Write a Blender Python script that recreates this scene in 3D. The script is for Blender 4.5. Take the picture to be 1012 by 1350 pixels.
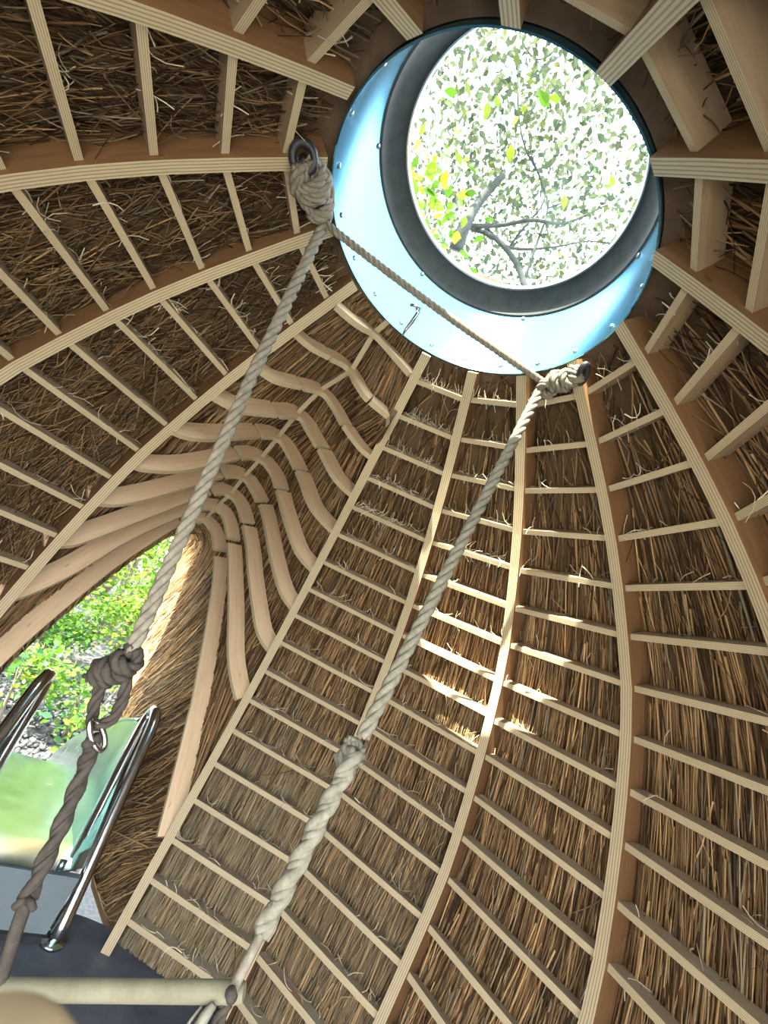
import bpy, math, random
import numpy as np
from mathutils import Matrix, Vector
for o in list(bpy.data.objects):
    bpy.data.objects.remove(o)
C = bpy.context.collection
scn = bpy.context.scene
rng = np.random.default_rng(7)
random.seed(7)
A = lambda *v: np.array(v, float)
nrm = lambda v: v / (np.linalg.norm(v) + 1e-12)

# ------------------------------------------------------------------ camera
CAM = A(0.43448, -0.78714, 1.38501)
RC = np.array([[0.87529047, 0.19909654, 0.44071211],
               [0.33278095, 0.41326299, -0.84762642],
               [-0.35088949, 0.88857992, 0.29546962]])
cd = bpy.data.cameras.new('camera')
cam = bpy.data.objects.new('camera', cd)
C.objects.link(cam)
M = Matrix.Identity(4)
for i in range(3):
    M[i][0], M[i][1], M[i][2], M[i][3] = RC[0][i], -RC[1][i], -RC[2][i], CAM[i]
cam.matrix_world = M
cd.sensor_fit = 'HORIZONTAL'
cd.sensor_width = 36.0
cd.lens = 36.0 * 553.1 / 1012
cd.clip_start = 0.01
cd.dof.use_dof = True
cd.dof.focus_distance = 1.35
cd.dof.aperture_fstop = 24.0
scn.camera = cam

# ------------------------------------------------------------------ world, sun, exposure
w = bpy.data.worlds.new('sky')
scn.world = w
w.use_nodes = True
nt = w.node_tree
bg = nt.nodes['Background']
tc = nt.nodes.new('ShaderNodeTexCoord')
sep = nt.nodes.new('ShaderNodeSeparateXYZ')
rmp = nt.nodes.new('ShaderNodeValToRGB')
rmp.color_ramp.elements[0].position = 0.0
rmp.color_ramp.elements[0].color = (0.95, 0.97, 1.0, 1)
rmp.color_ramp.elements[1].position = 0.9
rmp.color_ramp.elements[1].color = (0.80, 0.90, 1.0, 1)
nt.links.new(tc.outputs['Generated'], sep.inputs[0])
nt.links.new(sep.outputs['Z'], rmp.inputs[0])
nt.links.new(rmp.outputs[0], bg.inputs[0])
bg.inputs[1].default_value = 2.2
SUN_AZ, SUN_EL = math.radians(250.0), math.radians(44.0)
SUN = A(math.cos(SUN_AZ) * math.cos(SUN_EL), math.sin(SUN_AZ) * math.cos(SUN_EL), math.sin(SUN_EL))
ld = bpy.data.lights.new('sun', 'SUN')
ld.energy = 9.0
ld.angle = math.radians(0.6)
ld.color = (1.0, 0.93, 0.80)
sun = bpy.data.objects.new('sun', ld)
sun.rotation_euler = Vector((-SUN[0], -SUN[1], -SUN[2])).to_track_quat('-Z', 'Y').to_euler()
sun.location = (0, 0, 12)
C.objects.link(sun)
scn.view_settings.view_transform = 'Standard'
scn.view_settings.look = 'None'
scn.view_settings.gamma = 1.0
scn.view_settings.use_curve_mapping = False
scn.view_settings.exposure = 2.25
scn.cycles.use_denoising = True
scn.cycles.max_bounces = 10
scn.cycles.diffuse_bounces = 6
scn.cycles.sample_clamp_indirect = 8.0

# ------------------------------------------------------------------ materials
class NT:
    def __init__(s, name):
        s.m = bpy.data.materials.new(name)
        s.m.use_nodes = True
        s.t = s.m.node_tree
        s.b = s.t.nodes['Principled BSDF']
        s.out = s.t.nodes['Material Output']
    def n(s, typ, **kw):
        d = s.t.nodes.new(typ)
        for k, v in kw.items():
            if k in d.inputs:
                d.inputs[k].default_value = v
            else:
                setattr(d, k, v)
        return d
    def l(s, a, b):
        s.t.links.new(a, b)
    def ramp(s, src, stops):
        r = s.n('ShaderNodeValToRGB')
        e = r.color_ramp.elements
        while len(e) < len(stops):
            e.new(0.5)
        for q, (p, c) in zip(e, stops):
            q.position = p
            q.color = (*c, 1) if len(c) == 3 else c
        s.l(src, r.inputs[0])
        return r.outputs[0]
    def mix(s, f, a, b, mode='MIX'):
        x = s.n('ShaderNodeMix', data_type='RGBA', blend_type=mode)
        for sock, v in ((x.inputs[0], f), (x.inputs[6], a), (x.inputs[7], b)):
            if hasattr(v, 'links'):
                s.l(v, sock)
            elif isinstance(v, tuple):
                sock.default_value = (*v, 1)
            else:
                sock.default_value = v
        return x.outputs[2]
    def math(s, op, a, b=None):
        x = s.n('ShaderNodeMath', operation=op)
        for i, v in enumerate((a, b)):
            if v is None:
                continue
            if hasattr(v, 'links'):
                s.l(v, x.inputs[i])
            else:
                x.inputs[i].default_value = v
        return x.outputs[0]
    def noise(s, vec, scale, detail=3.0, rough=0.55):
        x = s.n('ShaderNodeTexNoise', Scale=scale, Detail=detail, Roughness=rough)
        if vec is not None:
            s.l(vec, x.inputs['Vector'])
        return x.outputs['Fac']
    def uvw(s, sx, sy):
        u = s.n('ShaderNodeUVMap')
        mp = s.n('ShaderNodeMapping')
        mp.inputs['Scale'].default_value = (sx, sy, 1)
        ob = s.n('ShaderNodeObjectInfo')
        cx = s.n('ShaderNodeCombineXYZ')
        s.l(s.math('MULTIPLY', ob.outputs['Random'], 37.0), cx.inputs[0])
        s.l(cx.outputs[0], mp.inputs['Location'])
        s.l(u.outputs[0], mp.inputs['Vector'])
        return mp.outputs[0]
    def bump(s, h, strength=0.3, dist=0.004):
        b = s.n('ShaderNodeBump', Strength=strength, Distance=dist)
        s.l(h, b.inputs['Height'])
        s.l(b.outputs[0], s.b.inputs['Normal'])
    def rough(s, v, spec=0.3):
        s.b.inputs['Roughness'].default_value = v
        s.b.inputs['Specular IOR Level'].default_value = spec
    def col(s, c):
        if hasattr(c, 'links'):
            s.l(c, s.b.inputs['Base Color'])
        else:
            s.b.inputs['Base Color'].default_value = (*c, 1)

def dusty(k, col, z_hi=1.5, amount=0.85):
    """grey dust that has settled on upward faces, thicker low down"""
    g = k.n('ShaderNodeNewGeometry')
    sn = k.n('ShaderNodeSeparateXYZ'); k.l(g.outputs['True Normal'], sn.inputs[0])
    sp = k.n('ShaderNodeSeparateXYZ'); k.l(g.outputs['Position'], sp.inputs[0])
    up = k.n('ShaderNodeMapRange'); k.l(sn.outputs['Z'], up.inputs[0])
    up.inputs[1].default_value = 0.15; up.inputs[2].default_value = 0.6
    lo = k.n('ShaderNodeMapRange'); k.l(sp.outputs['Z'], lo.inputs[0])
    lo.inputs[1].default_value = z_hi; lo.inputs[2].default_value = z_hi - 0.9
    nz = k.ramp(k.noise(g.outputs['Position'], 14, 5, 0.65), [(0.36, (0.1,) * 3), (0.62, (1,) * 3)])
    f = k.math('MULTIPLY', k.math('MULTIPLY', up.outputs[0], lo.outputs[0]), k.math('MULTIPLY', nz, amount))
    return k.mix(f, col, (0.37, 0.355, 0.29))

def mat_ply_edge():
    k = NT('plywood_edge')
    u = k.n('ShaderNodeUVMap')
    s = k.n('ShaderNodeSeparateXYZ'); k.l(u.outputs[0], s.inputs[0])
    wob = k.math('MULTIPLY', k.math('SUBTRACT', k.noise(k.uvw(3, 0.4), 2.0), 0.5), 0.10)
    v = k.math('MULTIPLY', k.math('ADD', s.outputs[1], wob), 4.5)
    fr = k.math('FRACT', v)
    st = k.ramp(fr, [(0.0, (0.52, 0.435, 0.285)), (0.50, (0.55, 0.46, 0.30)), (0.62, (0.29, 0.22, 0.13)), (0.9, (0.34, 0.26, 0.155)), (1.0, (0.50, 0.415, 0.27))])
    gr = k.ramp(k.noise(k.uvw(2.5, 9), 5, 4, 0.6), [(0.25, (0.72, 0.70, 0.66)), (0.7, (1.06, 1.05, 1.03))])
    c = k.mix(1.0, st, gr, 'MULTIPLY')
    wear = k.ramp(k.noise(k.uvw(5, 1), 3.0, 5, 0.7), [(0.62, (0, 0, 0)), (0.72, (1, 1, 1))])
    c = k.mix(k.math('MULTIPLY', wear, 0.45), c, (0.33, 0.25, 0.15))
    k.col(dusty(k, c, 1.3, 0.7)); k.rough(0.75, 0.25)
    k.bump(fr, 0.25, 0.002)
    return k.m

def mat_ply_face(name, base, dark, dust_h=1.5):
    k = NT(name)
    g1 = k.noise(k.uvw(1.3, 16), 4.0, 5, 0.6)
    c = k.ramp(g1, [(0.25, dark), (0.7, base)])
    spots = k.ramp(k.noise(k.uvw(6, 22), 1.6, 2, 0.5), [(0.70, (1, 1, 1)), (0.76, (0.62, 0.55, 0.48))])
    c = k.mix(1.0, c, spots, 'MULTIPLY')
    k.col(dusty(k, c, dust_h)); k.rough(0.62, 0.3)
    k.bump(g1, 0.12, 0.002)
    return k.m

def mat_attr(name, rough=0.8, trans=0.0, spec=0.2):
    k = NT(name)
    a = k.n('ShaderNodeAttribute', attribute_name='Col')
    k.l(a.outputs['Color'], k.b.inputs['Base Color'])
    k.rough(rough, spec)
    if trans:
        t = k.n('ShaderNodeBsdfTranslucent')
        k.l(k.mix(1.0, a.outputs['Color'], (1.25, 1.25, 0.7), 'MULTIPLY'), t.inputs[0])
        mx = k.n('ShaderNodeMixShader')
        mx.inputs[0].default_value = trans
        k.l(k.b.outputs[0], mx.inputs[1]); k.l(t.outputs[0], mx.inputs[2])
        k.l(mx.outputs[0], k.out.inputs[0])
    return k.m

def mat_backing():
    k = NT('thatch_backing')
    u = k.n('ShaderNodeUVMap')
    mp = k.n('ShaderNodeMapping'); mp.inputs['Scale'].default_value = (90, 2.5, 1)
    k.l(u.outputs[0], mp.inputs['Vector'])
    n = k.noise(mp.outputs[0], 1.6, 4, 0.65)
    k.col(k.ramp(n, [(0.25, (0.030, 0.018, 0.009)), (0.55, (0.13, 0.085, 0.043)), (0.8, (0.24, 0.165, 0.085))]))
    k.rough(0.9, 0.1); k.bump(n, 0.6, 0.01)
    return k.m

def mat_rope(name, a, b):
    k = NT(name)
    tcn = k.n('ShaderNodeTexCoord')
    k.col(k.ramp(k.noise(tcn.outputs['Object'], 55, 5, 0.7), [(0.3, b), (0.65, a)])); k.rough(0.85, 0.2)
    k.bump(k.noise(tcn.outputs['Object'], 300, 3), 0.35, 0.001)
    return k.m

def mat_metal(name, base, rough, dark=None, scale=6, aniso=0.0):
    k = NT(name)
    tcn = k.n('ShaderNodeTexCoord')
    n = k.noise(tcn.outputs['Object'], scale, 5, 0.6)
    k.col(k.ramp(n, [(0.3, dark or base), (0.7, base)]))
    k.b.inputs['Metallic'].default_value = 1.0
    k.l(k.ramp(n, [(0.25, (rough * 0.8,) * 3), (0.75, (rough * 1.3,) * 3)]), k.b.inputs['Roughness'])
    return k.m

def mat_plain(name, a, b, rough=0.6, scale=8, bump=0.2, spec=0.3):
    k = NT(name)
    tcn = k.n('ShaderNodeTexCoord')
    n = k.noise(tcn.outputs['Object'], scale, 6, 0.65)
    k.col(k.ramp(n, [(0.3, a), (0.7, b)])); k.rough(rough, spec)
    k.bump(n, bump, 0.003)
    return k.m

def mat_pane():
    k = NT('clear_acrylic')
    tr = k.n('ShaderNodeBsdfTransparent'); tr.inputs[0].default_value = (0.96, 0.98, 0.97, 1)
    gl = k.n('ShaderNodeBsdfGlossy'); gl.inputs['Roughness'].default_value = 0.04
    lw = k.n('ShaderNodeLayerWeight', Blend=0.5)
    fr_ = k.math('ADD', k.math('MULTIPLY', k.math('POWER', lw.outputs['Facing'], 4.0), 0.45), 0.02)
    mx = k.n('ShaderNodeMixShader')
    k.l(fr_, mx.inputs[0]); k.l(tr.outputs[0], mx.inputs[1]); k.l(gl.outputs[0], mx.inputs[2])
    k.l(mx.outputs[0], k.out.inputs[0])
    return k.m

EDGE = mat_ply_edge()
RIBF = mat_ply_face('plywood_rib_face', (0.225, 0.120, 0.053), (0.155, 0.078, 0.033), 0.2)
BATF = mat_ply_face('plywood_batten_face', (0.38, 0.275, 0.165), (0.26, 0.175, 0.098))
BOARDF = mat_ply_face('plywood_board_face', (0.68, 0.505, 0.33), (0.56, 0.385, 0.225), 0.6)
BACK = mat_backing()
BOUGH = mat_plain('dark_bark', (0.028, 0.036, 0.034), (0.06, 0.07, 0.066), 0.9, 14, 0.5)  # darker bark tone for the boughs
STRAW = mat_attr('straw', 0.75)
LEAF = mat_attr('leaf', 0.5, 0.4, 0.25)
CANOPY = mat_attr('canopy_leaf', 0.6, 0.3, 0.15)
BARK = mat_plain('bark', (0.10, 0.085, 0.06), (0.24, 0.21, 0.16), 0.9, 14, 0.6)
ROPE = mat_rope('rope_pale', (0.225, 0.212, 0.165), (0.13, 0.118, 0.085))
ROPED = mat_rope('rope_dark', (0.066, 0.055, 0.045), (0.034, 0.028, 0.022))
ROPEG = mat_rope('rope_grey', (0.24, 0.215, 0.165), (0.14, 0.12, 0.09))
STEEL_SKY = mat_metal('sky_tinted_steel', (0.11, 0.36, 0.53), 0.20, (0.10, 0.34, 0.51), 1.2)  # blue of the reflected sky put into the base colour
STEEL_SKY.node_tree.nodes['Principled BSDF'].inputs['Metallic'].default_value = 0.96
STEEL = mat_metal('stainless_steel', (0.50, 0.62, 0.58), 0.22, (0.40, 0.54, 0.52), 9)
TUBE = mat_metal('steel_tube', (0.55, 0.54, 0.54), 0.18)
SCREW = mat_metal('screw_steel', (0.42, 0.50, 0.54), 0.3)
IRON = mat_plain('black_iron', (0.012, 0.012, 0.014), (0.03, 0.03, 0.034), 0.45, 20, 0.1, 0.5)
RUBBER = mat_plain('gasket_rubber', (0.030, 0.036, 0.036), (0.055, 0.062, 0.060), 0.6, 25, 0.1)
FLOORM = mat_plain('dark_rubber_floor', (0.045, 0.055, 0.075), (0.105, 0.115, 0.135), 0.55, 7, 0.25)
PANEL = mat_plain('grey_panel', (0.125, 0.155, 0.17), (0.165, 0.195, 0.205), 0.45, 4, 0.05)
BARM = mat_plain('weathered_dowel', (0.135, 0.122, 0.078), (0.20, 0.185, 0.122), 0.7, 22, 0.2)
GRAVEL = mat_plain('gravel_ground', (0.045, 0.046, 0.047), (0.10, 0.10, 0.10), 0.9, 40, 0.8)
SKIN = mat_plain('skin', (0.33, 0.245, 0.14), (0.37, 0.28, 0.165), 0.5, 18, 0.05)
PANE = mat_pane()

# ------------------------------------------------------------------ mesh helpers
def mk(name, V, F, mats, parent=None, midx=None, uvs=None, smooth=False, col=None):
    me = bpy.data.meshes.new(name)
    me.from_pydata([tuple(map(float, v)) for v in V], [], F)
    for m in (mats if isinstance(mats, (list, tuple)) else [mats]):
        me.materials.append(m)
    if midx is not None:
        me.polygons.foreach_set('material_index', np.array(midx, np.int32))
    if uvs is not None:
        l = me.uv_layers.new(name='UVMap')
        l.data.foreach_set('uv', np.array(uvs, np.float32).ravel())
    if smooth:
        me.polygons.foreach_set('use_smooth', np.ones(len(me.polygons), bool))
    if col is not None:
        a = me.color_attributes.new('Col', 'FLOAT_COLOR', 'POINT')
        a.data.foreach_set('color', np.c_[col, np.ones(len(col))].astype(np.float32).ravel())
    me.update()
    o = bpy.data.objects.new(name, me)
    C.objects.link(o)
    if parent is not None:
        o.parent = parent
    return o

def fast_mesh(name, V, F, mats, parent=None, col=None, smooth=False):
    """many same-size polygons at once (V: n x 3, F: m x k)"""
    V = np.asarray(V, np.float32); F = np.asarray(F, np.int32)
    me = bpy.data.meshes.new(name)
    k = F.shape[1]
    me.vertices.add(len(V)); me.vertices.foreach_set('co', V.ravel())
    me.loops.add(F.size); me.loops.foreach_set('vertex_index', F.ravel())
    me.polygons.add(len(F))
    me.polygons.foreach_set('loop_start', np.arange(0, F.size, k, dtype=np.int32))
    me.polygons.foreach_set('loop_total', np.full(len(F), k, np.int32))
    for m in (mats if isinstance(mats, (list, tuple)) else [mats]):
        me.materials.append(m)
    if col is not None:
        a = me.color_attributes.new('Col', 'FLOAT_COLOR', 'POINT')
        a.data.foreach_set('color', np.c_[col, np.ones(len(col))].astype(np.float32).ravel())
    if smooth:
        me.polygons.foreach_set('use_smooth', np.ones(len(F), bool))
    me.update(calc_edges=True)
    me.validate()
    o = bpy.data.objects.new(name, me)
    C.objects.link(o)
    if parent is not None:
        o.parent = parent
    return o

def empty(name, loc=(0, 0, 0)):
    o = bpy.data.objects.new(name, None)
    o.empty_display_size = 0.1
    o.location = loc
    C.objects.link(o)
    return o

def tag(o, label=None, cat=None, group=None, kind=None):
    for k, v in (('label', label), ('category', cat), ('group', group), ('kind', kind)):
        if v:
            o[k] = v
    return o

def into(o, root):
    """parent an already world-placed mesh under a root that stands elsewhere"""
    o.parent = root
    o.matrix_parent_inverse = Matrix.Translation(-root.location)
    return o

def plank(name, P, W, Dp, wid, dep, mats, parent, u0=0.0):
    """plywood strip swept along P: W = width axis, Dp = depth axis (away from the room) per station;
    front and back faces show the ply edge, the two broad faces the veneer"""
    n = len(P)
    V, F, MI, UV = [], [], [], []
    L = np.r_[0, np.cumsum(np.linalg.norm(np.diff(P, axis=0), axis=1))] + u0
    ww = np.broadcast_to(np.asarray(wid, float), (n,)); dd = np.broadcast_to(np.asarray(dep, float), (n,))
    for p, a, d, wi, de in zip(P, W, Dp, ww, dd):
        V += [p - a * wi / 2, p + a * wi / 2, p + a * wi / 2 + d * de, p - a * wi / 2 + d * de]
    for i in range(n - 1):
        b = 4 * i
        for q, (x, y) in enumerate(((0, 1), (1, 2), (2, 3), (3, 0))):
            F.append((b + x, b + 4 + x, b + 4 + y, b + y))
            MI.append(0 if q in (0, 2) else 1)
            v1 = 1.0 if q in (0, 2) else dd[i] * 1.0
            UV += [(L[i], 0), (L[i + 1], 0), (L[i + 1], v1), (L[i], v1)]
    for b, rev in ((0, False), (4 * (n - 1), True)):
        f = [b, b + 1, b + 2, b + 3]
        F.append(tuple(f[::-1] if rev else f)); MI.append(0)
        UV += [(0, 0), (0, 1), (.05, 1), (.05, 0)]
    return mk(name, V, F, mats, parent, MI, UV)

def frames(P):
    P = np.asarray(P, float)
    T = np.gradient(P, axis=0)
    T /= np.linalg.norm(T, axis=1)[:, None] + 1e-12
    N = np.zeros_like(P)
    a = A(0, 0, 1) if abs(T[0][2]) < 0.9 else A(1, 0, 0)
    N[0] = nrm(a - T[0] * (a @ T[0]))
    for i in range(1, len(P)):
        N[i] = nrm(N[i - 1] - T[i] * (N[i - 1] @ T[i]))
    return T, N, np.cross(T, N)

def tube_vf(P, r, sides=8, base=0, closed=False):
    P = np.asarray(P, float); n = len(P)
    r = np.broadcast_to(np.asarray(r, float), (n,))
    T, N, B = frames(P)
    a = np.linspace(0, 2 * np.pi, sides, endpoint=False)
    V = (P[:, None] + r[:, None, None] * (np.cos(a)[None, :, None] * N[:, None] + np.sin(a)[None, :, None] * B[:, None])).reshape(-1, 3)
    F = []
    for i in range(n - 1 + (1 if closed else 0)):
        i2 = (i + 1) % n
        for j in range(sides):
            j2 = (j + 1) % sides
            F.append((base + i * sides + j, base + i * sides + j2, base + i2 * sides + j2, base + i2 * sides + j))
    if not closed:
        F.append(tuple(base + j for j in range(sides))[::-1])
        F.append(tuple(base + (n - 1) * sides + j for j in range(sides)))
    return V, F

def tubes(name, specs, mat, parent=None):
    V, F = [], []
    for sp in specs:
        P, r = sp[0], sp[1]
        v, f = tube_vf(P, r, sp[2] if len(sp) > 2 else 8, len(V), sp[3] if len(sp) > 3 else False)
        V += list(v); F += f
    return mk(name, V, F, mat, parent, smooth=True)

def spline(P, n):
    """Catmull-Rom through P, resampled evenly to n points"""
    P = np.asarray(P, float)
    Q = np.vstack([2 * P[0] - P[1], P, 2 * P[-1] - P[-2]])
    out = []
    for i in range(1, len(Q) - 2):
        t = np.linspace(0, 1, 16, endpoint=False)[:, None]
        p0, p1, p2, p3 = Q[i - 1], Q[i], Q[i + 1], Q[i + 2]
        out.append(0.5 * (2 * p1 + (p2 - p0) * t + (2 * p0 - 5 * p1 + 4 * p2 - p3) * t ** 2 + (3 * p1 - p0 - 3 * p2 + p3) * t ** 3))
    out = np.vstack(out + [P[-1:]])
    return resample(out, n)

def resample(P, n):
    s = np.r_[0, np.cumsum(np.linalg.norm(np.diff(P, axis=0), axis=1))]
    q = np.linspace(0, s[-1], n)
    return np.c_[[np.interp(q, s, P[:, k]) for k in range(P.shape[1])]].T

def twisted(P, R, strands=3, pitch=None, sides=6, phase=0.0):
    """tube specs for a laid rope: strands wound about the curve P"""
    P = np.asarray(P, float)
    L = np.linalg.norm(np.diff(P, axis=0), axis=1).sum()
    pitch = pitch or R * 6.5
    n = max(8, int(L / pitch * 9))
    P = resample(P, n)
    T, N, B = frames(P)
    s = np.linspace(0, L, n)
    out = []
    for k in range(strands):
        a = 2 * np.pi * (s / pitch + k / strands) + phase
        out.append((P + R * 0.52 * (np.cos(a)[:, None] * N + np.sin(a)[:, None] * B), R * 0.53, sides))
    return out

def strands(name, P, r, col, parent, mat=None):
    """N thin three-sided stalks: P (N,S,3), r (N,), col (N,3)"""
    mat = mat or STRAW
    N, S, _ = P.shape
    T = np.gradient(P, axis=1)
    T /= np.linalg.norm(T, axis=2)[..., None] + 1e-9
    ref = rng.normal(size=(N, 1, 3))
    X = np.cross(T, ref); X /= np.linalg.norm(X, axis=2)[..., None] + 1e-9
    Y = np.cross(T, X)
    tap = np.linspace(1.0, 0.65, S)[None, :, None, None]
    a = np.array([0, 2.094, 4.189])
    V = P[:, :, None] + r[:, None, None, None] * tap * (np.cos(a)[None, None, :, None] * X[:, :, None] + np.sin(a)[None, None, :, None] * Y[:, :, None])
    V = V.reshape(-1, 3)
    idx = np.arange(N * S * 3).reshape(N, S, 3)
    q = np.stack([idx[:, :-1, :], np.roll(idx, -1, 2)[:, :-1, :], np.roll(idx, -1, 2)[:, 1:, :], idx[:, 1:, :]], -1).reshape(-1, 4)
    cc = np.repeat(col, S * 3, 0)
    o = fast_mesh(name, V, q, mat, parent, cc)
    o['kind'] = 'stuff'
    return o

# ------------------------------------------------------------------ the shape of the hut (metres, floor z = 0)
LR = A(0.4226, 0.5334, 0.6425, 0.7491, 0.851, 0.9436, 1.0292, 1.1094, 1.1675, 1.2121, 1.2491, 1.2802, 1.304, 1.3116, 1.2901, 1.26, 1.2283, 1.2026, 1.1859, 1.1688)
LZ = A(2.4694, 2.3628, 2.2531, 2.1417, 2.0238, 1.9015, 1.7741, 1.6432, 1.5078, 1.3696, 1.2297, 1.0858, 0.9411, 0.7966, 0.6532, 0.5121, 0.3708, 0.2313, 0.1001, -0.0345)
TH = np.radians(A(113.82, 89.67, 65.95, 42.07, 18.19, -7.08, -31.57, -54.83, -78.9, -103.29, -127.85, -151.85, -175.95, -200.12))
NLEV = 19
lev = np.arange(20.0)
_dr, _dz = np.gradient(LR), np.gradient(LZ)
_L = np.hypot(_dr, _dz)
NR, NZ = -_dz / _L, _dr / _L                # outward normal in the (r, z) half plane
def prof(s):
    return np.interp(s, lev, LR), np.interp(s, lev, LZ), np.interp(s, lev, NR), np.interp(s, lev, NZ)
DM = math.radians(136.848)                   # direction of the slide doorway
E1 = A(math.cos(DM), math.sin(DM), 0)
T1 = A(-math.sin(DM), math.cos(DM), 0)
UP = A(0, 0, 1)
def etz(q):
    q = np.atleast_2d(np.asarray(q, float))
    return q[:, :1] * E1 + q[:, 1:2] * T1 + q[:, 2:3] * UP
OPEN_BAYS = (5, 6, 7, 8)                     # unseen opening added behind the camera to let in fill light
OPEN_LEV = 6.6

# ---- thatched wall: solid backing shell with the ribs, battens and straw as its parts
def shell():
    V, F, UV = [], [], []
    S_all = np.r_[np.linspace(0.3, 19, 25)]
    S_open = np.linspace(0.3, OPEN_LEV, 10)
    for b in range(13):
        S = S_open if b in OPEN_BAYS else S_all
        rr, zz, nr, nz = prof(S)
        zz = np.maximum(zz, 0.0)
        rings = []
        ra = np.r_[rr + nr * 0.082, ]; za = zz + nz * 0.082
        ro = rr + nr * 0.30; zo = np.maximum(zz + nz * 0.30, 0.0)
        pr = np.r_[0.50, ra, ro[::-1], 0.50]
        pz = np.r_[2.86, za, zo[::-1], 2.95]
        base = len(V)
        K = 5
        for f in np.linspace(0, 1, K):
            for r_, z_ in zip(pr, pz):
                p = A(r_ * math.cos(TH[b]), r_ * math.sin(TH[b]), z_) * (1 - f) + A(r_ * math.cos(TH[b + 1]), r_ * math.sin(TH[b + 1]), z_) * f
                V.append(p)
        n = len(pr)
        sl = np.r_[0, np.cumsum(np.hypot(np.diff(pr), np.diff(pz)))]
        for k in range(K - 1):
            for j in range(n):
                j2 = (j + 1) % n
                F.append((base + k * n + j, base + (k + 1) * n + j, base + (k + 1) * n + j2, base + k * n + j2))
                u0, u1 = b + k / (K - 1), b + (k + 1) / (K - 1)
                a, c = sl[j], sl[j2] if j2 else sl[-1] + .1
                UV += [(u0, a), (u1, a), (u1, c), (u0, c)]
        for k in (0, K - 1):
            f = tuple(base + k * n + j for j in range(n))
            F.append(f if k == 0 else f[::-1])
            UV += [(0.0, 0.0)] * n
    return mk('wall_round', V, F, BACK, None, None, UV)
wall = shell()
tag(wall, 'domed thatched wall of the play hut on curved plywood ribs', 'wall', kind='structure')

# dark crown board that closes the joint between the thatch and the skylight collar
V, F = [], []
for k in range(96):
    a = 2 * math.pi * k / 96
    for r_, z_ in ((0.453, 2.478), (0.60, 2.462), (0.60, 2.50), (0.453, 2.60)):
        V.append(A(r_ * math.cos(a), 0.015 + r_ * math.sin(a), z_))
for k in range(96):
    k2 = (k + 1) % 96
    for j in range(4):
        j2 = (j + 1) % 4
        F.append((k * 4 + j, k2 * 4 + j, k2 * 4 + j2, k * 4 + j2))
CROWN = mat_plain('crown_board', (0.075, 0.048, 0.028), (0.15, 0.10, 0.06), 0.85, 12, 0.4)
mk('crown_board', V, F, CROWN, wall)
# ---- ribs
S_rib = np.r_[0.30, np.linspace(0.7, 18.74, 44)]
for i, th in enumerate(TH):
    rr, zz, nr, nz = prof(S_rib)
    er, et = A(math.cos(th), math.sin(th), 0), A(-math.sin(th), math.cos(th), 0)
    N3 = nr[:, None] * er + nz[:, None] * UP
    P = rr[:, None] * er + zz[:, None] * UP - N3 * 0.0135
    plank('rib', P, np.repeat(et[None], len(P), 0), N3, 0.036, 0.115, [EDGE, RIBF], wall, u0=i * 3.7)

# ---- battens: level rings of plywood strips, one per bay
for b in range(13):
    for k in range(1, 19):
        if b in OPEN_BAYS and k > OPEN_LEV:
            continue
        r_, z_, nr, nz = prof(k)
        tr, tz = prof(k + .05)[0] - prof(k - .05)[0], prof(k + .05)[1] - prof(k - .05)[1]
        jz = rng.normal() * 0.0025
        tm = (TH[b] + TH[b + 1]) / 2
        em = A(math.cos(tm), math.sin(tm), 0)
        nn = nrm(nr * em + nz * UP)
        ww = nrm(tr * em + tz * UP)
        a = A(r_ * math.cos(TH[b]), r_ * math.sin(TH[b]), z_)
        c = A(r_ * math.cos(TH[b + 1]), r_ * math.sin(TH[b + 1]), z_)
        d = nrm(c - a)
        P = np.array([a + d * 0.012, a * .5 + c * .5, c - d * 0.012]) + ww * jz + nn * 0.002
        plank('batten', P, np.repeat(ww[None], 3, 0), np.repeat(nn[None], 3, 0), 0.0185, 0.058, [EDGE, BATF], wall, u0=b * 2.3 + k * 0.77)

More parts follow.
